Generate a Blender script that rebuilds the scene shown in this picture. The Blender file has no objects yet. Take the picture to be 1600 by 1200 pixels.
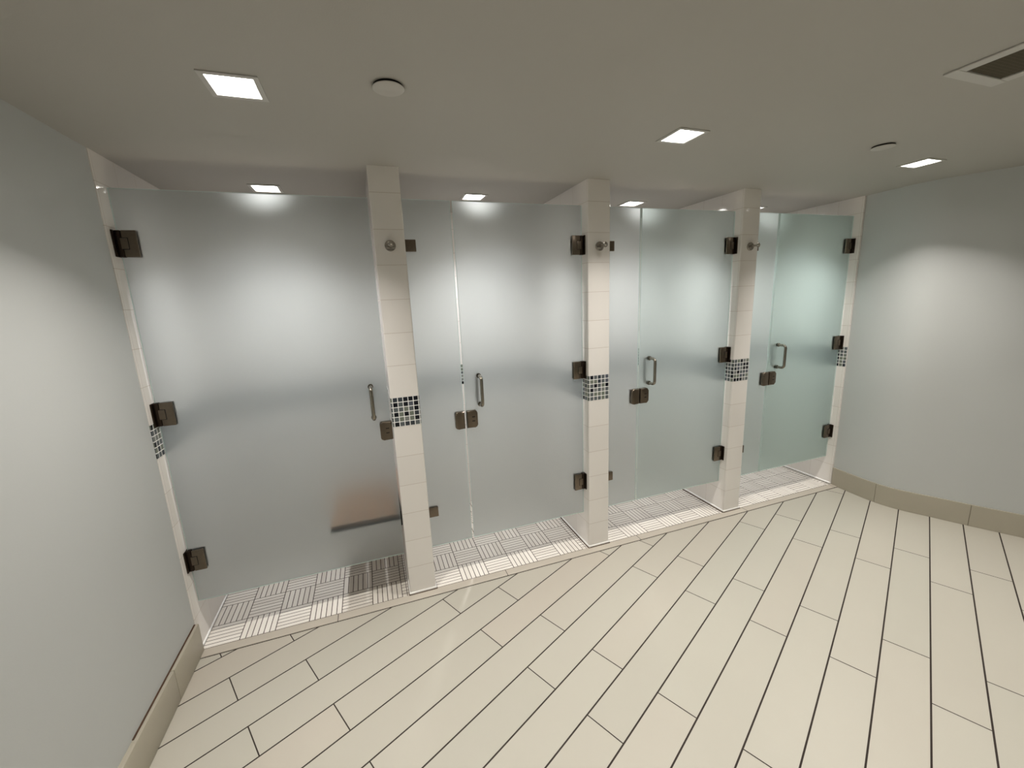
import bpy, bmesh, math, random
from mathutils import Vector, Matrix
random.seed(7)
sc = bpy.context.scene
COL = sc.collection
PI = math.pi

# ------------------------------------------------------------------ measures
H = 2.44                         # ceiling
X0, X4 = -0.536, 4.272           # inner faces of the outermost stall walls
PIL = [(0.5527, 0.7094), (1.7997, 1.9569), (3.0290, 3.1880)]   # partitions
BACK = 1.02                      # back wall of the stalls
GY0, GY1 = 0.055, 0.065          # glass thickness
GZ0, GZ1 = 0.254, 2.301          # glass bottom / top
BAND0, BAND1 = 1.077, 1.247      # mosaic band
YB = -4.3                        # wall behind the viewer

# ------------------------------------------------------------------ node helpers
class NT:
    def __init__(s, name):
        s.m = bpy.data.materials.new(name); s.m.use_nodes = True
        s.t = s.m.node_tree; s.t.nodes.clear()
        s.out = s.t.nodes.new('ShaderNodeOutputMaterial')
    def n(s, typ, **kw):
        nd = s.t.nodes.new(typ)
        for k, v in kw.items(): setattr(nd, k, v)
        return nd
    def link(s, a, b): s.t.links.new(a, b)
    def put(s, sock, v):
        if isinstance(v, bpy.types.NodeSocket): s.link(v, sock)
        elif v is not None: sock.default_value = v
    def math(s, op, a, b=None, c=None, clamp=False):
        nd = s.n('ShaderNodeMath', operation=op, use_clamp=clamp)
        for i, v in enumerate((a, b, c)):
            if v is not None: s.put(nd.inputs[i], v)
        return nd.outputs[0]
    def add(s, a, b): return s.math('ADD', a, b)
    def sub(s, a, b): return s.math('SUBTRACT', a, b)
    def mul(s, a, b): return s.math('MULTIPLY', a, b)
    def lt(s, a, b): return s.math('LESS_THAN', a, b)
    def gt(s, a, b): return s.math('GREATER_THAN', a, b)
    def maxi(s, a, b): return s.math('MAXIMUM', a, b)
    def floor(s, a): return s.math('FLOOR', a)
    def fmod(s, a, b): return s.math('FLOORED_MODULO', a, b)
    def mixf(s, f, a, b): return s.add(a, s.mul(f, s.sub(b, a)))
    def mix(s, f, a, b):
        nd = s.n('ShaderNodeMix', data_type='RGBA')
        s.put(nd.inputs['Factor'], f); s.put(nd.inputs[6], a); s.put(nd.inputs[7], b)
        return nd.outputs[2]
    def obj(s):
        tc = s.n('ShaderNodeTexCoord'); sp = s.n('ShaderNodeSeparateXYZ')
        s.link(tc.outputs['Object'], sp.inputs[0])
        return tc.outputs['Object'], sp.outputs[0], sp.outputs[1], sp.outputs[2]
    def normal(s):
        g = s.n('ShaderNodeNewGeometry'); sp = s.n('ShaderNodeSeparateXYZ')
        s.link(g.outputs['Normal'], sp.inputs[0])
        return sp.outputs[0], sp.outputs[1], sp.outputs[2]
    def combine(s, x, y, z=0.0):
        nd = s.n('ShaderNodeCombineXYZ')
        s.put(nd.inputs[0], x); s.put(nd.inputs[1], y); s.put(nd.inputs[2], z)
        return nd.outputs[0]
    def white(s, vec):
        nd = s.n('ShaderNodeTexWhiteNoise', noise_dimensions='3D'); s.link(vec, nd.inputs['Vector'])
        return nd.outputs['Value'], nd.outputs['Color']
    def noise(s, vec, scale, detail=3.0, rough=.5):
        nd = s.n('ShaderNodeTexNoise'); s.link(vec, nd.inputs['Vector'])
        nd.inputs['Scale'].default_value = scale; nd.inputs['Detail'].default_value = detail
        nd.inputs['Roughness'].default_value = rough
        return nd.outputs[0]
    def bump(s, h, strength=.2, dist=.002):
        nd = s.n('ShaderNodeBump'); nd.inputs['Strength'].default_value = strength
        nd.inputs['Distance'].default_value = dist; s.link(h, nd.inputs['Height'])
        return nd.outputs[0]
    def principled(s, col, rough=.5, metal=0.0, normal=None, spec=None, **kw):
        b = s.n('ShaderNodeBsdfPrincipled')
        s.put(b.inputs['Base Color'], col); s.put(b.inputs['Roughness'], rough); s.put(b.inputs['Metallic'], metal)
        if normal is not None: s.link(normal, b.inputs['Normal'])
        if spec is not None: s.put(b.inputs['Specular IOR Level'], spec)
        s.link(b.outputs[0], s.out.inputs[0])
        return b

def rgb(r, g, b): return (r, g, b, 1.0)

# ------------------------------------------------------------------ materials
def mat_paint(name, col, scale=260, strength=.12):
    t = NT(name); v, x, y, z = t.obj()
    nz = t.noise(v, scale, 2.0)
    big = t.noise(v, 1.3, 2.0)
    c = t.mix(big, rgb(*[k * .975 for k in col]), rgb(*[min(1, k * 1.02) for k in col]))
    t.principled(c, .62, normal=t.bump(nz, strength, .0015), spec=.3)
    return t.m
M_WALL = mat_paint('painted_wall', (.55, .565, .555))
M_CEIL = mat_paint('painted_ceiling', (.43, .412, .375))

def mat_plank():
    t = NT('floor_planks'); v, x, y, z = t.obj()
    a = math.radians(25.9); ca, sa = math.cos(a), math.sin(a)
    m = t.add(t.mul(x, ca), t.mul(y, sa)); n = t.sub(t.mul(x, sa), t.mul(y, ca))
    P, L = .1733, 1.026
    r = t.math('DIVIDE', t.sub(n, .0729), P); row = t.floor(r); fr = t.mul(t.sub(r, row), P)
    par = t.fmod(row, 2.0)
    mm = t.math('DIVIDE', t.sub(m, t.mixf(par, -.417, -.120)), L)
    idx = t.floor(mm); fm = t.mul(t.sub(mm, idx), L)
    dn = t.math('MINIMUM', fr, t.sub(P, fr)); dm = t.math('MINIMUM', fm, t.sub(L, fm))
    g = t.maxi(t.lt(dn, .0033), t.lt(dm, .0024))
    g = t.maxi(g, t.gt(y, -.0632))
    val, colr = t.white(t.combine(row, idx, 3.0))
    tone = t.mix(val, rgb(.465, .455, .392), rgb(.53, .475, .407))
    val2, _ = t.white(t.combine(row, idx, 11.0))
    tone = t.mix(val2, tone, rgb(.515, .492, .425))
    nz = t.noise(v, 2.6, 4.0, .6); tone = t.mix(t.mul(nz, .5), tone, rgb(.56, .53, .457))
    fine = t.noise(v, 330, 2.0); tone = t.mix(t.mul(fine, .25), tone, rgb(.45, .41, .335))
    c = t.mix(g, tone, rgb(.028, .018, .013))
    t.principled(c, t.mixf(g, .42, .8), normal=t.bump(t.sub(t.mul(fine, .06), g), .35, .002), spec=.4)
    return t.m
M_PLANK = mat_plank()

def mat_border():
    t = NT('border_tile'); v, x, y, z = t.obj()
    d = t.fmod(t.sub(x, .140), 1.026); d = t.math('MINIMUM', d, t.sub(1.026, d))
    g = t.lt(d, .0018)
    nz = t.noise(v, 3.0, 3.0)
    c = t.mix(nz, rgb(.52, .47, .40), rgb(.58, .53, .455))
    c = t.mix(g, c, rgb(.03, .02, .014))
    t.principled(c, .42, spec=.4)
    return t.m
M_BORDER = mat_border()

def mat_basket():
    t = NT('basketweave_mosaic'); v, x, y, z = t.obj()
    PX, PY = .1735, .167
    bx = t.math('DIVIDE', x, PX); ix = t.floor(bx); fx = t.sub(bx, ix)
    by = t.math('DIVIDE', t.sub(y, .004), PY); iy = t.floor(by); fy = t.sub(by, iy)
    par = t.fmod(t.add(ix, iy), 2.0)                      # 0: strips along x, 1: along y
    border = t.gt(x, PX * 6)
    u = t.mixf(par, fy, fx)
    su = t.mul(u, 6.0); k = t.floor(su); fu = t.sub(su, k)
    du = t.math('MINIMUM', fu, t.sub(1.0, fu))            # in strips (0.029 m each)
    strip = t.lt(du, .075)
    dbx = t.math('MINIMUM', fx, t.sub(1.0, fx)); dby = t.math('MINIMUM', fy, t.sub(1.0, fy))
    edge = t.maxi(t.lt(dbx, .013), t.lt(dby, .013))
    g = t.maxi(strip, edge)
    # cut border of small squares next to the right wall
    q = t.fmod(y, .029); dq = t.math('MINIMUM', q, t.sub(.029, q))
    qx = t.fmod(t.sub(x, PX * 6), .029); dqx = t.math('MINIMUM', qx, t.sub(.029, qx))
    gb = t.maxi(t.lt(dq, .0018), t.lt(dqx, .0018))
    g = t.mixf(border, g, gb)
    val, _ = t.white(t.combine(t.add(t.mul(ix, 7.0), k), iy, par))
    c = t.mix(val, rgb(.64, .595, .53), rgb(.73, .69, .625))
    c = t.mix(g, c, rgb(.05, .032, .024))
    t.principled(c, t.mixf(g, .33, .8), normal=t.bump(t.sub(1.0, g), .4, .002), spec=.45)
    return t.m
M_BASKET = mat_basket()

def mat_tile():
    t = NT('wall_tile'); v, x, y, z = t.obj(); nx, ny, nzz = t.normal()
    side = t.gt(t.math('ABSOLUTE', nx), .9)
    back = t.gt(y, .5)
    P = .178
    up = t.gt(z, 1.16)
    zz = t.fmod(t.sub(z, t.mixf(up, .008, BAND1)), P); dz = t.math('MINIMUM', zz, t.sub(P, zz))
    hor = t.mixf(side, x, t.sub(y, .012))
    hh = t.fmod(hor, P); dh = t.math('MINIMUM', hh, t.sub(P, hh))
    vert = t.mul(t.lt(dh, .0009), t.maxi(side, back))
    gz = t.lt(dz, .0015)
    g = t.maxi(gz, vert)
    row = t.floor(t.math('DIVIDE', t.sub(z, t.mixf(up, .008, BAND1)), P))
    val, _ = t.white(t.combine(row, t.floor(t.math('DIVIDE', hor, P)), side))
    c = t.mix(val, rgb(.78, .748, .71), rgb(.82, .788, .75))
    c = t.mix(g, c, rgb(.58, .525, .47))
    t.principled(c, t.mixf(g, .075, .7), normal=t.bump(t.sub(1.0, g), .25, .0012), spec=.55)
    return t.m
M_TILE = mat_tile()

def mat_mosaic():
    t = NT('glass_mosaic'); v, x, y, z = t.obj(); nx, ny, nzz = t.normal()
    side = t.gt(t.math('ABSOLUTE', nx), .7)
    P = .02833
    hor = t.mixf(side, t.sub(x, .0095), t.add(y, .009))
    a = t.math('DIVIDE', hor, P); ia = t.floor(a); fa = t.sub(a, ia)
    b = t.math('DIVIDE', t.sub(z, BAND0), P); ib = t.floor(b); fb = t.sub(b, ib)
    d = t.math('MINIMUM', t.math('MINIMUM', fa, t.sub(1.0, fa)), t.math('MINIMUM', fb, t.sub(1.0, fb)))
    g = t.lt(d, .075)
    oi = t.n('ShaderNodeObjectInfo')
    val, _ = t.white(t.combine(t.add(ia, t.mul(side, 31.0)), ib, t.mul(oi.outputs['Random'], 57.0)))
    cr = t.n('ShaderNodeValToRGB'); cr.color_ramp.interpolation = 'CONSTANT'
    el = cr.color_ramp.elements
    el[0].position = 0; el[0].color = rgb(.004, .005, .010)
    el[1].position = .22; el[1].color = rgb(.040, .048, .058)
    for p_, c_ in ((.32, rgb(.105, .12, .125)), (.56, rgb(.17, .19, .155)), (.78, rgb(.095, .105, .13)), (.90, rgb(.20, .21, .20))):
        e = el.new(p_); e.color = c_
    t.link(val, cr.inputs[0])
    c = t.mix(g, cr.outputs[0], rgb(.84, .84, .82))
    t.principled(c, t.mixf(g, .10, .7), normal=t.bump(t.sub(1.0, g), .3, .0012), spec=.5)
    return t.m
M_MOSAIC = mat_mosaic()

def mat_plain(name, col, rough, metal=0.0, spec=.5, nscale=0, namp=.1):
    t = NT(name)
    if nscale:
        v, x, y, z = t.obj(); nz = t.noise(v, nscale, 3.0)
        c = t.mix(nz, rgb(*[k * (1 - namp) for k in col]), rgb(*[k * (1 + namp) for k in col]))
        t.principled(c, rough, metal, spec=spec)
    else:
        t.principled(rgb(*col), rough, metal, spec=spec)
    return t.m
M_TRIM = mat_plain('white_base_trim', (.86, .85, .82), .18)
M_BRONZE = mat_plain('brushed_bronze_metal', (.185, .15, .115), .34, 1.0, nscale=90, namp=.12)
M_BRONZE_DK = mat_plain('dark_bronze_metal', (.05, .036, .028), .45, 1.0, nscale=90)
M_SLOT = mat_plain('dark_recess', (.006, .005, .005), .7)
M_NICKEL = mat_plain('satin_nickel', (.30, .275, .23), .24, 1.0, nscale=70, namp=.06)
M_HOOK = mat_plain('brushed_steel', (.42, .39, .35), .24, 1.0, nscale=80, namp=.06)
M_WHITE = mat_plain('white_enamel', (.50, .485, .45), .4)
M_COVER = mat_plain('off_white_plastic', (.50, .48, .44), .5)
M_GAPSHADE = mat_plain('gap_shade', (.008, .006, .005), .9, spec=.1)  # near-black colour standing in for shade in the gap
M_REFLECTOR = mat_plain('white_reflector', (.86, .86, .85), .35)
M_SEAT = mat_plain('tan_seat_slat', (.27, .145, .07), .45, nscale=14, namp=.15)
M_SEATFRAME = mat_plain('dark_seat_frame', (.035, .028, .022), .5)
M_BASEB = mat_plain('olive_beige_base_tile', (.43, .395, .315), .42, nscale=5, namp=.07)
M_JOINT = mat_plain('base_tile_joint', (.19, .165, .12), .7)
M_CAULK = mat_plain('brown_stained_caulk', (.075, .035, .016), .7, nscale=20, namp=.4)

def mat_filter():
    t = NT('dark_vent_filter'); v, x, y, z = t.obj()
    P = .012
    a = t.fmod(x, P); b = t.fmod(y, P)
    g = t.maxi(t.lt(a, .002), t.lt(b, .002))
    nz = t.noise(v, 60, 3.0)
    c = t.mix(nz, rgb(.05, .042, .026), rgb(.085, .072, .046))
    c = t.mix(g, c, rgb(.10, .085, .058))
    t.principled(c, .8, spec=.2)
    return t.m
M_FILTER = mat_filter()

def mat_glass_clear():
    t = NT('clear_glass_face')
    fr = t.n('ShaderNodeFresnel'); fr.inputs['IOR'].default_value = 1.45
    tr = t.n('ShaderNodeBsdfTransparent'); tr.inputs[0].default_value = rgb(.935, .96, .955)
    gl = t.n('ShaderNodeBsdfGlossy'); gl.inputs['Roughness'].default_value = .22; gl.inputs[0].default_value = rgb(.9, .92, .92)
    mx = t.n('ShaderNodeMixShader'); t.link(t.mul(fr.outputs[0], .7), mx.inputs[0])
    t.link(tr.outputs[0], mx.inputs[1]); t.link(gl.outputs[0], mx.inputs[2]); t.link(mx.outputs[0], t.out.inputs[0])
    return t.m
def mat_glass_frost(name, tint):
    t = NT(name)
    v, x, y, z = t.obj()
    nz = t.noise(v, 420, 2.0)
    bp = t.bump(nz, .15, .001)
    tl = t.n('ShaderNodeBsdfTranslucent'); tl.inputs[0].default_value = rgb(.76*tint[0], .785*tint[1], .80*tint[2])
    rf = t.n('ShaderNodeBsdfRefraction'); rf.inputs[0].default_value = rgb(.80*tint[0], .83*tint[1], .83*tint[2])
    rf.inputs['Roughness'].default_value = .84; rf.inputs['IOR'].default_value = 1.46
    df = t.n('ShaderNodeBsdfDiffuse'); df.inputs[0].default_value = rgb(.70, .75, .75)
    rs = t.n('ShaderNodeBsdfRefraction'); rs.inputs[0].default_value = rgb(.80*tint[0], .82*tint[1], .83*tint[2])
    rs.inputs['Roughness'].default_value = .48; rs.inputs['IOR'].default_value = 1.34
    m0 = t.n('ShaderNodeMixShader'); m0.inputs[0].default_value = .30
    t.link(rf.outputs[0], m0.inputs[1]); t.link(rs.outputs[0], m0.inputs[2])
    m1 = t.n('ShaderNodeMixShader'); m1.inputs[0].default_value = .88
    t.link(tl.outputs[0], m1.inputs[1]); t.link(m0.outputs[0], m1.inputs[2])
    m2 = t.n('ShaderNodeMixShader'); m2.inputs[0].default_value = .05
    t.link(m1.outputs[0], m2.inputs[1]); t.link(df.outputs[0], m2.inputs[2])
    t.link(m2.outputs[0], t.out.inputs[0])
    return t.m
def mat_glass_edge():
    t = NT('polished_glass_edge')
    tl = t.n('ShaderNodeBsdfTranslucent'); tl.inputs[0].default_value = rgb(.78, .9, .86)
    df = t.n('ShaderNodeBsdfDiffuse'); df.inputs[0].default_value = rgb(.66, .76, .73)
    gl = t.n('ShaderNodeBsdfGlossy'); gl.inputs['Roughness'].default_value = .15
    m1 = t.n('ShaderNodeMixShader'); m1.inputs[0].default_value = .5
    m2 = t.n('ShaderNodeMixShader'); m2.inputs[0].default_value = .12
    t.link(tl.outputs[0], m1.inputs[1]); t.link(df.outputs[0], m1.inputs[2])
    t.link(m1.outputs[0], m2.inputs[1]); t.link(gl.outputs[0], m2.inputs[2]); t.link(m2.outputs[0], t.out.inputs[0])
    return t.m
M_GCLEAR, M_GFROST, M_GEDGE = mat_glass_clear(), mat_glass_frost('etched_glass_face', (1, 1, 1)), mat_glass_edge()
M_GFROST_OBLIQUE = mat_glass_frost('oblique_green_etched_glass_face', (.83, .965, .92))  # same glass; green of the light's slanting path put into the tint
M_GFROST_OBLIQUE_PALE = mat_glass_frost('oblique_pale_green_etched_glass_face', (.94, 1.0, .985))  # milder painted tint for panes where light passes less aslant

def mat_emit(name, col, s):
    t = NT(name); e = t.n('ShaderNodeEmission'); e.inputs[0].default_value = rgb(*col); e.inputs[1].default_value = s
    t.link(e.outputs[0], t.out.inputs[0]); return t.m

# ------------------------------------------------------------------ mesh helpers
class MB:
    def __init__(s): s.bm = bmesh.new()
    def box(s, x0, x1, y0, y1, z0, z1, bevel=0, seg=2, mi=0, only=None):
        r = bmesh.ops.create_cube(s.bm, size=1.0)
        vs = r['verts']
        for v in vs:
            v.co = Vector(((x0 + x1) / 2 + v.co.x * (x1 - x0), (y0 + y1) / 2 + v.co.y * (y1 - y0), (z0 + z1) / 2 + v.co.z * (z1 - z0)))
        es = list({e for v in vs for e in v.link_edges})
        for f in {f for v in vs for f in v.link_faces}: f.material_index = mi
        if bevel:
            if only: es = [e for e in es if only(*(sorted((e.verts[0].co, e.verts[1].co), key=lambda c: tuple(c))))]
            b = bmesh.ops.bevel(s.bm, geom=es, offset=bevel, segments=seg, profile=.5, affect='EDGES')
            for f in b['faces']: f.material_index = mi
        return s
    def cyl(s, c, r, h, axis='z', n=32, r2=None, mi=0):
        m = Matrix.Translation(Vector(c))
        if axis == 'x': m = m @ Matrix.Rotation(PI / 2, 4, 'Y')
        if axis == 'y': m = m @ Matrix.Rotation(PI / 2, 4, 'X')
        k = bmesh.ops.create_cone(s.bm, cap_ends=True, segments=n, radius1=r, radius2=r if r2 is None else r2, depth=h, matrix=m)
        for f in {f for v in k['verts'] for f in v.link_faces}: f.material_index = mi
        return s
    def lathe(s, prof, c, axis='y', n=32):
        """prof: (radius, height) pairs; height runs along -y for axis 'y'"""
        rings = []
        for r, h in prof:
            ring = []
            for i in range(n):
                a = 2 * PI * i / n
                if axis == 'y': co = (c[0] + r * math.cos(a), c[1] - h, c[2] + r * math.sin(a))
                else: co = (c[0] + r * math.cos(a), c[1] + r * math.sin(a), c[2] + h)
                ring.append(s.bm.verts.new(co))
            rings.append(ring)
        for A, B in zip(rings, rings[1:]):
            for i in range(n): s.bm.faces.new((A[i], A[(i + 1) % n], B[(i + 1) % n], B[i]))
        s.bm.faces.new(rings[0]); s.bm.faces.new(rings[-1])
        return s
    def tube(s, pts, r, n=16):
        pts = [Vector(p) for p in pts]; rings = []
        up = Vector((1, 0, 0))
        for i, p in enumerate(pts):
            d = (pts[min(i + 1, len(pts) - 1)] - pts[max(i - 1, 0)]).normalized()
            a = up - d * up.dot(d); a.normalize(); b = d.cross(a)
            rings.append([s.bm.verts.new(p + (a * math.cos(2 * PI * k / n) + b * math.sin(2 * PI * k / n)) * r) for k in range(n)])
        for A, B in zip(rings, rings[1:]):
            for i in range(n): s.bm.faces.new((A[i], A[(i + 1) % n], B[(i + 1) % n], B[i]))
        s.bm.faces.new(rings[0]); s.bm.faces.new(rings[-1])
        return s
    def prism(s, poly, z0, z1, mi=0):
        a = [s.bm.verts.new((x, y, z0)) for x, y in poly]; b = [s.bm.verts.new((x, y, z1)) for x, y in poly]
        n = len(poly)
        fs = [s.bm.faces.new(a), s.bm.faces.new(b)] + [s.bm.faces.new((a[i], a[(i + 1) % n], b[(i + 1) % n], b[i])) for i in range(n)]
        for f in fs: f.material_index = mi
        return s
    def build(s, name, mats, parent=None, loc=(0, 0, 0), smooth=False, recalc=True):
        if recalc: bmesh.ops.recalc_face_normals(s.bm, faces=s.bm.faces[:])
        me = bpy.data.meshes.new(name); s.bm.to_mesh(me); s.bm.free()
        for m in (mats if isinstance(mats, (list, tuple)) else [mats]): me.materials.append(m)
        if smooth:
            me.polygons.foreach_set('use_smooth', [True] * len(me.polygons))
            try: me.set_sharp_from_angle(angle=math.radians(35))
            except Exception: pass
        o = bpy.data.objects.new(name, me); COL.objects.link(o); o.location = loc
        if parent: o.parent = parent
        return o

def tag(o, label, cat, group=None):
    o['label'] = label; o['category'] = cat
    if group: o['group'] = group
    return o
def struct(o, label=None, cat=None):
    o['kind'] = 'structure'
    if label: o['label'] = label
    if cat: o['category'] = cat
    return o
def thing(name, label, cat, loc, group=None):
    o = bpy.data.objects.new(name, None); COL.objects.link(o); o.location = loc; o.empty_display_size = .05
    return tag(o, label, cat, group)
def children(o): return [c for c in bpy.data.objects if c.parent == o]
def dup(root, loc, label, group=None):
    r = root.copy(); COL.objects.link(r); r.location = loc; r['label'] = label
    if group: r['group'] = group
    for ch in children(root):
        c = ch.copy(); COL.objects.link(c); c.parent = r
        for g in children(ch):
            d = g.copy(); COL.objects.link(d); d.parent = c
    return r

# ------------------------------------------------------------------ setting: floors
struct(MB().box(-.70, 6.6, YB - .1, -.058, -.08, 0).build('floor', M_PLANK), 'cream plank tile floor laid on the diagonal', 'floor')
STALLS = [(X0, PIL[0][0]), (PIL[0][1], PIL[1][0]), (PIL[1][1], PIL[2][0]), (PIL[2][1], X4)]
which = ['leftmost', 'second', 'third', 'rightmost']
for i, (a, b) in enumerate(STALLS):
    o = MB().box(0, b - a, 0, BACK, -.08, 0).build('floor', M_BASKET, loc=(a, 0, 0))
    struct(o, 'cream basketweave mosaic floor of the %s shower stall' % which[i], 'floor')
b = MB().box(X0 - .1, 4.40, -.058, 0.0, -.06, .004, .002, 1)
struct(b.build('trim_1', M_BORDER), 'narrow cream tile border running along the front of all stalls', 'floor trim')

# ------------------------------------------------------------------ setting: ceiling with holes for the lights
LIGHTS_STALL = [(.011, .530), (1.236, .530), (2.488, .533), (3.712, .533)]
LIGHTS_ROOM = [(.162, -.684), (1.894, -.676), (3.640, -.662)]
LIGHTS_REAR = [(.162, -2.55), (1.894, -2.55), (3.640, -2.55)]
HOLE = .065
holes = [(x - HOLE, x + HOLE, y - HOLE, y + HOLE) for x, y in LIGHTS_STALL + LIGHTS_ROOM + LIGHTS_REAR]
VENT = (2.445, 2.655, -1.60, -1.372)
holes.append(VENT)
bm = bmesh.new()
xs = sorted({-.72, 6.62} | {h[0] for h in holes} | {h[1] for h in holes})
ys = sorted({YB - .12, BACK + .12} | {h[2] for h in holes} | {h[3] for h in holes})
grid = {(i, j): bm.verts.new((x, y, H)) for i, x in enumerate(xs) for j, y in enumerate(ys)}
for i in range(len(xs) - 1):
    for j in range(len(ys) - 1):
        cx, cy = (xs[i] + xs[i + 1]) / 2, (ys[j] + ys[j + 1]) / 2
        if any(h[0] < cx < h[1] and h[2] < cy < h[3] for h in holes): continue
        bm.faces.new((grid[i, j], grid[i, j + 1], grid[i + 1, j + 1], grid[i + 1, j]))
bmesh.ops.delete(bm, geom=[v for v in bm.verts if not v.link_faces], context='VERTS')
ex = bmesh.ops.extrude_face_region(bm, geom=bm.faces[:])
for v in [e for e in ex['geom'] if isinstance(e, bmesh.types.BMVert)]: v.co.z += .012
bmesh.ops.recalc_face_normals(bm, faces=bm.faces[:])
mb = MB(); mb.bm.free(); mb.bm = bm
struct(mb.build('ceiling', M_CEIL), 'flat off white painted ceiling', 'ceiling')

# ------------------------------------------------------------------ setting: walls
XL = -.540
struct(MB().box(XL - .1, XL, YB, -.001, -.08, H).build('wall_left', M_WALL), 'pale grey painted wall at the left edge', 'wall')

def catmull(P, n=8):
    out = []
    for i in range(len(P) - 1):
        p0, p1, p2, p3 = P[max(i - 1, 0)], P[i], P[i + 1], P[min(i + 2, len(P) - 1)]
        for k in range(n):
            t = k / n
            out.append(tuple(.5 * (2 * p1[d] + (p2[d] - p0[d]) * t + (2 * p0[d] - 5 * p1[d] + 4 * p2[d] - p3[d]) * t * t + (3 * p1[d] - p0[d] - 3 * p2[d] + p3[d]) * t ** 3) for d in (0, 1)))
    out.append(P[-1]); return out
RW = catmull([(4.290, -.0005), (4.272, -.14), (4.260, -.30), (4.266, -.40), (4.296, -.505), (4.372, -.652), (4.452, -.81), (4.590, -1.06), (4.90, -1.62), (5.35, -2.43), (6.30, -4.14), (6.45, -4.42)], 6)
def offset(poly, d):
    out = []
    for i, p in enumerate(poly):
        a, b = poly[max(i - 1, 0)], poly[min(i + 1, len(poly) - 1)]
        tx, ty = b[0] - a[0], b[1] - a[1]; l = math.hypot(tx, ty)
        out.append((p[0] + ty / l * d, p[1] - tx / l * d))        # d > 0 : towards the room
    return out
def sweep(m, poly, d0, d1, z0, z1):
    A, B = offset(poly, d0), offset(poly, d1)
    r = [[m.bm.verts.new((*P[i], z)) for P, z in ((A, z0), (B, z0), (B, z1), (A, z1))] for i in range(len(poly))]
    for a, b in zip(r, r[1:]):
        for k in range(4): m.bm.faces.new((a[k], a[(k + 1) % 4], b[(k + 1) % 4], b[k]))
    m.bm.faces.new(r[0]); m.bm.faces.new(r[-1])
w = MB(); sweep(w, RW, -.12, 0, -.08, H)
struct(w.build('wall_right', M_WALL, smooth=True), 'pale grey painted wall curving away at the right edge', 'wall')
struct(MB().box(-.70, 6.6, YB - .1, YB, -.08, H).build('wall_rear', M_WALL), 'pale grey painted wall facing the stalls', 'wall')

# tiled stall walls -------------------------------------------------------------
def bands(parent, boxes):
    for k in boxes:
        MB().box(*k, BAND0, BAND1, .0008, 1).build('mosaic_band', M_MOSAIC, parent)
def vertical_front(x0, x1):
    return lambda a, b: abs(a.x - b.x) < 1e-6 and abs(a.y - b.y) < 1e-6 and a.y < .01
order = ['leftmost', 'middle', 'rightmost']
for i, (a, b) in enumerate(PIL):
    wd = b - a
    r = bpy.data.objects.new('wall_partition', None); COL.objects.link(r); r.location = (a, 0, 0)
    struct(r, '%s tiled partition with a white tiled pillar front between two stalls' % order[i], 'partition wall')
    MB().box(0, wd, 0, BACK, .002, H, .007, 3, only=vertical_front(0, wd)).build('tile_facing', M_TILE, r, smooth=True)
    m = MB()
    m.box(-.0008, wd + .0008, -.0008, BACK - .001, BAND0, BAND1, .0075, 3, only=vertical_front(0, wd))
    mo = m.build('mosaic_band', M_MOSAIC, r, smooth=True); mo['label'] = 'band of small black, slate and grey glass mosaic squares'
    MB().box(-.006, wd + .006, -.006, BACK - .001, .005, .019, .005, 3).build('base_trim', M_TRIM, r, smooth=True)
    MB().box(-.0085, wd + .0085, -.0085, BACK - .001, .0005, .0052).build('grout_line', M_CAULK, r)
# outermost side walls and the back wall
r = struct(bpy.data.objects.new('wall_stall_left', None), 'tiled left side wall of the leftmost stall', 'wall'); COL.objects.link(r); r.location = (X0, 0, 0)
MB().box(-.104, 0, 0, BACK, .002, H, .004, 2, only=vertical_front(0, 0)).build('tile_facing', M_TILE, r, smooth=True)
MB().box(-.05, .0008, -.0005, BACK - .001, BAND0, BAND1, .003, 2, only=vertical_front(0, 0)).build('mosaic_band', M_MOSAIC, r, smooth=True)
MB().box(-.05, .006, -.0005, BACK - .001, .005, .019, .005, 3).build('base_trim', M_TRIM, r, smooth=True)
r = struct(bpy.data.objects.new('wall_stall_right', None), 'tiled right side wall of the rightmost stall', 'wall'); COL.objects.link(r); r.location = (X4, 0, 0)
MB().box(0, .13, 0, BACK, .002, H, .004, 2, only=vertical_front(0, 0)).build('tile_facing', M_TILE, r, smooth=True)
MB().box(-.0008, .013, -.0005, BACK - .001, BAND0, BAND1, .003, 2, only=vertical_front(0, 0)).build('mosaic_band', M_MOSAIC, r, smooth=True)
MB().box(-.006, .013, -.0005, BACK - .001, .005, .019, .005, 3).build('base_trim', M_TRIM, r, smooth=True)
r = struct(bpy.data.objects.new('wall_stall_back', None), 'tiled back wall of the shower stalls', 'wall'); COL.objects.link(r)
MB().box(X0 - .1, X4 + .13, BACK, BACK + .1, -.08, H).build('tile_facing', M_TILE, r)
MB().box(X0, X4, BACK - .0008, BACK + .01, BAND0, BAND1).build('mosaic_band', M_MOSAIC, r)

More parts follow.
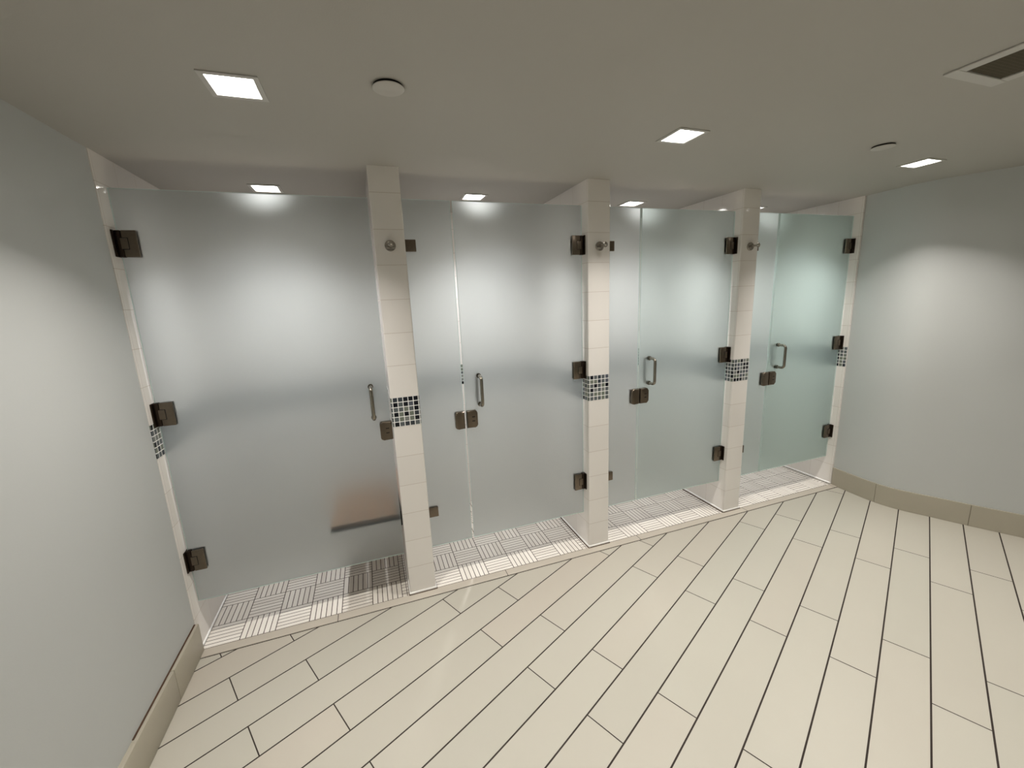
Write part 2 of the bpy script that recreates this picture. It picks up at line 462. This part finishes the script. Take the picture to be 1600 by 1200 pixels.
# baseboards ----------------------------------------------------------------------
BH = .163
m = MB()
ys_ = [-.001, -.300, -1.326, -2.352, -3.378, YB]
for a, b in zip(ys_, ys_[1:]):
    m.box(XL - .002, XL + .020, b + .0015, a - .0015, .001, BH, .003, 2)
bl = struct(m.build('baseboard_left', M_BASEB, smooth=True), 'olive beige tile baseboard along the left wall', 'baseboard')
MB().box(XL - .002, XL + .016, YB, -.004, .001, BH - .004).build('tile_joint', M_JOINT, bl)
c = MB().box(XL - .001, XL + .006, -.62, -.006, BH - .001, BH + .0035, .001, 1).build('caulk_line', M_CAULK, bl); c['label'] = 'brown stained caulk along the top edge'
def arc(poly, s0, s1):
    out = []; s = 0
    for p, q in zip(poly, poly[1:]):
        l = math.hypot(q[0] - p[0], q[1] - p[1])
        for t in (s0, s1):
            if s <= t < s + l and t == s0: out.append((p[0] + (q[0] - p[0]) * (t - s) / l, p[1] + (q[1] - p[1]) * (t - s) / l))
        if s0 < s + l < s1: out.append(q)
        if s <= s1 < s + l: out.append((p[0] + (q[0] - p[0]) * (s1 - s) / l, p[1] + (q[1] - p[1]) * (s1 - s) / l))
        s += l
    return out
m = MB(); ss = [.004, .355, .875, 1.90, 2.93, 3.95, 4.6]
for a, b_ in zip(ss, ss[1:]): sweep(m, arc(RW, a + .0015, b_ - .0015), -.003, .012, .001, BH)
br = struct(m.build('baseboard_right', M_BASEB, smooth=True), 'olive beige tile baseboard along the curving right wall', 'baseboard')
m = MB(); sweep(m, arc(RW, .004, 4.6), -.003, .009, .001, BH - .004); m.build('tile_joint', M_JOINT, br)

# ------------------------------------------------------------------ glass and its fittings
def pane(parent, x0, x1, frost=M_GFROST):
    """10 mm glass, etched on the stall side; local x, y as world y, local z as world z"""
    m = MB().box(x0, x1, GY0, GY1, GZ0, GZ1, .0012, 1)
    bmesh.ops.recalc_face_normals(m.bm, faces=m.bm.faces[:])
    for f in m.bm.faces:
        n = f.normal
        if n.y < -.9: f.material_index = 0
        elif n.y > .9: f.material_index = 1; f.normal_flip()
        else: f.material_index = 2
    return m.build('glass_pane', [M_GCLEAR, frost, M_GEDGE], parent, recalc=False)

def hinge(parent, xw, s, zc):
    """wall at local x = xw, glass on the side s (+1: glass to the right)"""
    X = lambda d: xw + s * d
    def bx(m, d0, d1, *r, **k): m.box(min(X(d0), X(d1)), max(X(d0), X(d1)), *r, **k); return m
    hh = .0575
    m = MB()
    bx(m, .030, .084, GY0 - .013, GY0 - .0004, zc - hh, zc + hh, bevel=.0035, seg=2)       # plate on the outside of the glass
    bx(m, .030, .084, GY1 + .0004, GY1 + .013, zc - hh, zc + hh, bevel=.0035, seg=2)       # and inside
    h = m.build('hinge', M_BRONZE, parent, smooth=True)
    m = MB()
    bx(m, .0008, .0075, GY0 - .026, GY1 + .026, zc - hh, zc + hh, bevel=.002, seg=2)       # leaf screwed to the wall
    bx(m, .006, .0285, GY0 - .0125, GY1 + .0125, zc - hh, zc + hh, bevel=.004, seg=2)
    m.build('wall_plate', M_BRONZE_DK, h, smooth=True)
    m = MB()
    bx(m, .027, .053, GY0 - .0142, GY0 - .010, zc - .0255, zc + .0255, bevel=.0012, seg=1)  # dark joint round the knuckle
    m.build('joint', M_SLOT, h)
    m = MB()
    bx(m, .024, .0505, GY0 - .0160, GY0 - .011, zc - .023, zc + .023, bevel=.0018, seg=2)
    m.build('knuckle', M_BRONZE, h, smooth=True)
    return h

def pull(parent, x):
    zt, zb, r, so = 1.314, 1.137, .0100, .062
    def one(y0, sgn):
        m = MB(); pts = []; cr = .022
        pts.append((x, y0, zt)); pts.append((x, y0 + sgn * (so - cr), zt))
        for k in range(1, 9):
            a = PI / 2 * k / 8
            pts.append((x, y0 + sgn * (so - cr + cr * math.sin(a)), zt - cr + cr * math.cos(a)))
        for k in range(0, 9):
            a = PI / 2 * k / 8
            pts.append((x, y0 + sgn * (so - cr + cr * math.cos(a)), zb + cr - cr * math.sin(a)))
        pts.append((x, y0, zb))
        m.tube(pts, r, 18)
        return m
    h = one(GY0, -1).build('pull_handle', M_NICKEL, parent, smooth=True)
    m = MB()
    for z in (zt, zb): m.cyl((x, GY0 - .0028, z), .0145, .0052, 'y', 28)
    m.build('collar', M_NICKEL, h, smooth=True)
    m = one(GY1, 1)
    for z in (zt, zb): m.cyl((x, GY1 + .0028, z), .0145, .0052, 'y', 28)
    m.build('inner_pull_handle', M_NICKEL, parent, smooth=True)

def latch_half(parent, name, x0, x1, round_left, marks=False):
    z0, z1 = .998, 1.106
    def shape(y0, y1):
        m = MB()
        cr = .016; pts = []
        def corner(cx, cz, a0):
            return [(cx + cr * math.cos(a0 + k * PI / 12), cz + cr * math.sin(a0 + k * PI / 12)) for k in range(7)]
        if round_left: poly = [(x1, z0), (x1, z1)] + corner(x0 + cr, z1 - cr, PI / 2) + corner(x0 + cr, z0 + cr, PI)
        else: poly = corner(x1 - cr, z0 + cr, -PI / 2) + corner(x1 - cr, z1 - cr, 0) + [(x0, z1), (x0, z0)]
        a = [m.bm.verts.new((x, y0, z)) for x, z in poly]; b = [m.bm.verts.new((x, y1, z)) for x, z in poly]
        n = len(poly)
        m.bm.faces.new(a); m.bm.faces.new(b)
        for i in range(n): m.bm.faces.new((a[i], a[(i + 1) % n], b[(i + 1) % n], b[i]))
        es = [e for e in m.bm.edges if abs(e.verts[0].co.y - y0) < 1e-6 and abs(e.verts[1].co.y - y0) < 1e-6]
        bmesh.ops.bevel(m.bm, geom=es, offset=.0075, segments=3, profile=.5, affect='EDGES')
        return m
    m = shape(GY0 - .020, GY0 - .0004)
    o = m.build(name, M_BRONZE, parent, smooth=True)
    q = MB().box(x0 + .002, x1 - .002, GY1 + .0004, GY1 + .016, z0 + .002, z1 - .002, .003, 2)
    q.build('inner_plate', M_BRONZE, o, smooth=True)
    if marks:
        cx, cz = x0 + (x1 - x0) * .60, (z0 + z1) / 2 + .002
        s = MB()
        for dz in (-.013, .013):
            s.box(cx - .009, cx + .009, GY0 - .0208, GY0 - .0195, cz + dz - .0028, cz + dz + .0028)
        s.build('lock_indicator', M_SLOT, o)
    return o

def clamp(parent, x0, x1, zc):
    m = MB()
    m.box(x0, x1, GY0 - .012, GY0 - .0004, zc - .031, zc + .031, .002, 2)
    m.box(x0, x1, GY1 + .0004, GY1 + .012, zc - .031, zc + .031, .002, 2)
    m.box(x0 - .003 if False else x0, x0 + .006, GY0 - .012, GY1 + .012, zc - .031, zc + .031, .0015, 1)
    return m.build('glass_clamp', M_BRONZE, parent, smooth=True)

ZH = (2.068, 1.282, .495)
# leftmost stall: one wide door hung on the left wall
a, b = STALLS[0]
d = thing('shower_door', 'widest frosted glass shower door, hinged on the left wall, with a tan seat showing behind it', 'shower door', (a, 0, 0), 'frosted glass shower doors')
pane(d, .011, b - a - .010)
for z in ZH: hinge(d, 0, 1, z)
pull(d, .992)
latch_half(d, 'latch', 1.018, 1.0845, True, True)
# the other three: fixed panel on the left, door hung on the right
FROST = [(M_GFROST, M_GFROST), (M_GFROST, M_GFROST_OBLIQUE_PALE), (M_GFROST_OBLIQUE_PALE, M_GFROST_OBLIQUE)]
SEAM = [.979, 2.228, 3.452]
HAND = [1.077, 2.315, 3.547]
dl = ['frosted glass shower door hinged on the middle tiled pillar, second door from the left',
      'frosted glass shower door hinged on the rightmost tiled pillar, third door from the left',
      'greenish looking frosted glass shower door hinged on the far right wall, rightmost of the four']
pl = ['narrow fixed frosted glass panel clamped to the leftmost tiled pillar',
      'narrow fixed frosted glass panel clamped to the middle tiled pillar',
      'narrow fixed frosted glass panel clamped to the rightmost tiled pillar']
for i in range(3):
    a, b = STALLS[i + 1]; s = SEAM[i] - a
    g = (.0065, .0045, .0045)[i]
    p_ = thing('glass_panel', pl[i], 'glass panel', (a, 0, 0), 'narrow fixed glass panels')
    pane(p_, .004, s - g, FROST[i][0])
    clamp(p_, .0008, .060, 2.063); clamp(p_, .0008, .060, .492)
    latch_half(p_, 'strike_plate', s - .064, s - g + .001, True)
    d = thing('shower_door', dl[i], 'shower door', (b, 0, 0), 'frosted glass shower doors')
    pane(d, SEAM[i] + g - b, -.011, FROST[i][1])
    for z in ZH: hinge(d, 0, -1, z)
    pull(d, HAND[i] - b)
    latch_half(d, 'latch', SEAM[i] + g - b + .001, SEAM[i] - b + .073, False, True)

# ------------------------------------------------------------------ robe hooks on the pillars
hx = [(PIL[i][0] + PIL[i][1]) / 2 for i in range(3)]
hl = ['small round steel robe hook on the leftmost tiled pillar', 'small round steel robe hook on the middle tiled pillar', 'small round steel robe hook on the rightmost tiled pillar']
hk = thing('robe_hook', hl[0], 'hook', (hx[0], 0, 2.055), 'robe hooks on the pillars')
MB().lathe([(.0265, .0003), (.028, .003), (.028, .010), (.026, .013), (.014, .0145)], (0, 0, 0), 'y', 36).build('rosette', M_HOOK, hk, smooth=True)
MB().lathe([(.0095, .012), (.0075, .022), (.0068, .050), (.0085, .064), (.010, .0670)], (0, 0, .002), 'y', 28).build('stem', M_HOOK, hk, smooth=True)
MB().lathe([(.013, .0670), (.0165, .0680), (.0165, .0710), (.010, .0730), (.0085, .0785), (.003, .0825)], (0, 0, .002), 'y', 28).build('end_cap', M_HOOK, hk, smooth=True)
m = MB()
m.tube([(-.020, -.013, -.010), (-.010, -.020, -.0125), (0, -.0225, -.013), (.010, -.020, -.0125), (.020, -.013, -.010)], .0032, 12)
m.build('cross_bar', M_HOOK, hk, smooth=True)
for i in (1, 2): dup(hk, (hx[i], 0, 2.055), hl[i])

# ------------------------------------------------------------------ fold-down seat in the leftmost stall
xw = PIL[0][0]
st = thing('shower_seat', 'tan slatted fold-down shower seat behind the leftmost door, on the side of the pillar', 'shower seat', (xw, 0, .5))
x_ = -.400
for k in range(4):
    MB().box(x_, x_ + .0865, .085, .80, -.010, .012, .004, 2).build('seat_slat', M_SEAT, st, smooth=True); x_ += .0955
m = MB()
for y in (.10, .73): MB().box(-.400, -.012, y, y + .03, -.034, -.0105, .002, 1).build('seat_rail', M_SEATFRAME, st)
MB().box(-.012, -.001, .09, .79, -.075, .02, .002, 1).build('wall_bracket', M_SEATFRAME, st)

# ------------------------------------------------------------------ ceiling lights
WARM = (1.0, .955, .895); COOL = (.965, .975, 1.0)
M_LENS = mat_emit('lit_lens', (1.0, .975, .94), 37.0)
def ceiling_light(name, label, group, DEP):
    t = thing(name, label, 'ceiling light', (0, 0, H), group)
    m = MB(); o_, i_ = .080, HOLE - .0012
    for (x0, x1, y0, y1) in ((-o_, o_, -o_, -i_), (-o_, o_, i_, o_), (-o_, -i_, -i_, i_), (i_, o_, -i_, i_)):
        m.box(x0, x1, y0, y1, -.004, -.0003)
    m.build('trim_frame', M_WHITE, t)
    m = MB(); w_ = i_
    tp = .056
    b_ = [(-w_, -w_), (w_, -w_), (w_, w_), (-w_, w_)]
    v0 = [m.bm.verts.new((x, y, -.002)) for x, y in b_]
    v1 = [m.bm.verts.new((x / w_ * tp, y / w_ * tp, DEP)) for x, y in b_]
    for k in range(4): m.bm.faces.new((v0[k], v0[(k + 1) % 4], v1[(k + 1) % 4], v1[k]))
    h = m.build('reflector', M_REFLECTOR, t)
    m = MB(); m.box(-tp, tp, -tp, tp, DEP, DEP + .006)
    m.build('lens', M_LENS, t)
    return t
def lamp(x, y, power, spread, col, DEP):
    l = bpy.data.lights.new('downlight', 'AREA'); l.shape = 'SQUARE'; l.size = .052; l.energy = power; l.color = col
    l.spread = math.radians(spread)
    o = bpy.data.objects.new('downlight_source', l); COL.objects.link(o); o.location = (x, y, H + DEP - .004)
    return o
sl = ['small square recessed light in the ceiling of the leftmost shower stall',
      'small square recessed light in the ceiling above the second stall',
      'small square recessed light in the ceiling above the third stall',
      'small square recessed light above the rightmost stall, half hidden behind its pillar']
rl = ['largest looking square recessed ceiling light, nearest the left wall',
      'square recessed room ceiling light in front of the middle and rightmost pillars',
      'square recessed ceiling light nearest the curving right wall']
bl_ = ['square recessed ceiling light behind the viewer, near the left wall', 'square recessed ceiling light behind the viewer, in the middle', 'square recessed ceiling light behind the viewer, near the right wall']
P_STALL, P_ROOM, P_REAR = 11.4, 13.8, 12.8
for pts, labs, grp, pw, dep, fresh in ((LIGHTS_STALL, sl, 'recessed lights above the stalls', P_STALL, .010, True), (LIGHTS_ROOM, rl, 'recessed lights of the room ceiling', P_ROOM, .032, True), (LIGHTS_REAR, bl_, 'recessed lights of the room ceiling', P_REAR, .032, False)):
    for (x, y), lb in zip(pts, labs):
        if fresh:
            first = ceiling_light('ceiling_light', lb, grp, dep); fresh = False; first.location = (x, y, H)
        else: dup(first, (x, y, H), lb, grp)
        lamp(x, y, pw * (.82 if lb is sl[0] else 1), 106 if pts is LIGHTS_STALL else 112, COOL if pts is LIGHTS_STALL else WARM, dep)

# ------------------------------------------------------------------ round cover plates, vent
cp = thing('ceiling_cover_plate', 'round white cover plate on the ceiling near the left ceiling light', 'cover plate', (.618, -.800, H), 'round ceiling cover plates')
MB().cyl((0, 0, -.0036), .0465, .0066, 'z', 40).build('gap_shade_ring', M_GAPSHADE, cp)  # solid dark ring in place of the shade above the disc
MB().lathe([(.047, -.0068), (.0500, -.0072), (.0500, -.0090), (.0485, -.0098)], (0, 0, 0), 'z', 48).build('cover_disc', M_COVER, cp, smooth=True)
dup(cp, (3.042, -.806, H), 'round white cover plate on the ceiling near the right ceiling light')
x0, x1, y0, y1 = VENT
vt = thing('ceiling_vent', 'square ceiling vent with a white frame and dark grille, cut off at the right', 'vent', ((x0 + x1) / 2, (y0 + y1) / 2, H))
hx_, hy_ = (x1 - x0) / 2, (y1 - y0) / 2; e = .040
m = MB()
for q in ((-hx_ - e, hx_ + e, -hy_ - e, -hy_ + .001), (-hx_ - e, hx_ + e, hy_ - .001, hy_ + e), (-hx_ - e, -hx_ + .001, -hy_ + .001, hy_ - .001), (hx_ - .001, hx_ + e, -hy_ + .001, hy_ - .001)):
    m.box(*q, -.0065, -.0003, .0015, 1)
m.build('vent_frame', M_WHITE, vt)
MB().box(-hx_ + .0015, hx_ - .0015, -hy_ + .0015, hy_ - .0015, -.0015, .006).build('grille', M_FILTER, vt)
# ------------------------------------------------------------------ world, camera, look
wd = bpy.data.worlds.new('room_world'); sc.world = wd; wd.use_nodes = True
wd.node_tree.nodes['Background'].inputs[0].default_value = (.5, .5, .5, 1); wd.node_tree.nodes['Background'].inputs[1].default_value = 0.0

yaw, pit, rol, f = .3316, .2006, -.0429, 640.23
fw = Vector((math.sin(yaw) * math.cos(pit), math.cos(yaw) * math.cos(pit), -math.sin(pit)))
r0 = Vector((math.cos(yaw), -math.sin(yaw), 0)); u0 = r0.cross(fw)
rr = r0 * math.cos(rol) + u0 * math.sin(rol); uu = -r0 * math.sin(rol) + u0 * math.cos(rol)
cam = bpy.data.cameras.new('camera'); co = bpy.data.objects.new('camera', cam); COL.objects.link(co)
cam.sensor_width = 36; cam.lens = f / 1600 * 36; cam.clip_start = .02
M4 = Matrix((rr, uu, -fw)).transposed().to_4x4(); M4.translation = Vector((.472, -2.3177, 1.749))
co.matrix_world = M4
sc.camera = co
vs = sc.view_settings
sc.display_settings.display_device = 'sRGB'
vs.view_transform = 'Standard'; vs.look = 'None'; vs.exposure = -0.25; vs.gamma = 1.0; vs.use_curve_mapping = False
sc.cycles.max_bounces = 14; sc.cycles.transmission_bounces = 10; sc.cycles.diffuse_bounces = 8; sc.cycles.transparent_max_bounces = 16
sc.cycles.use_denoising = True
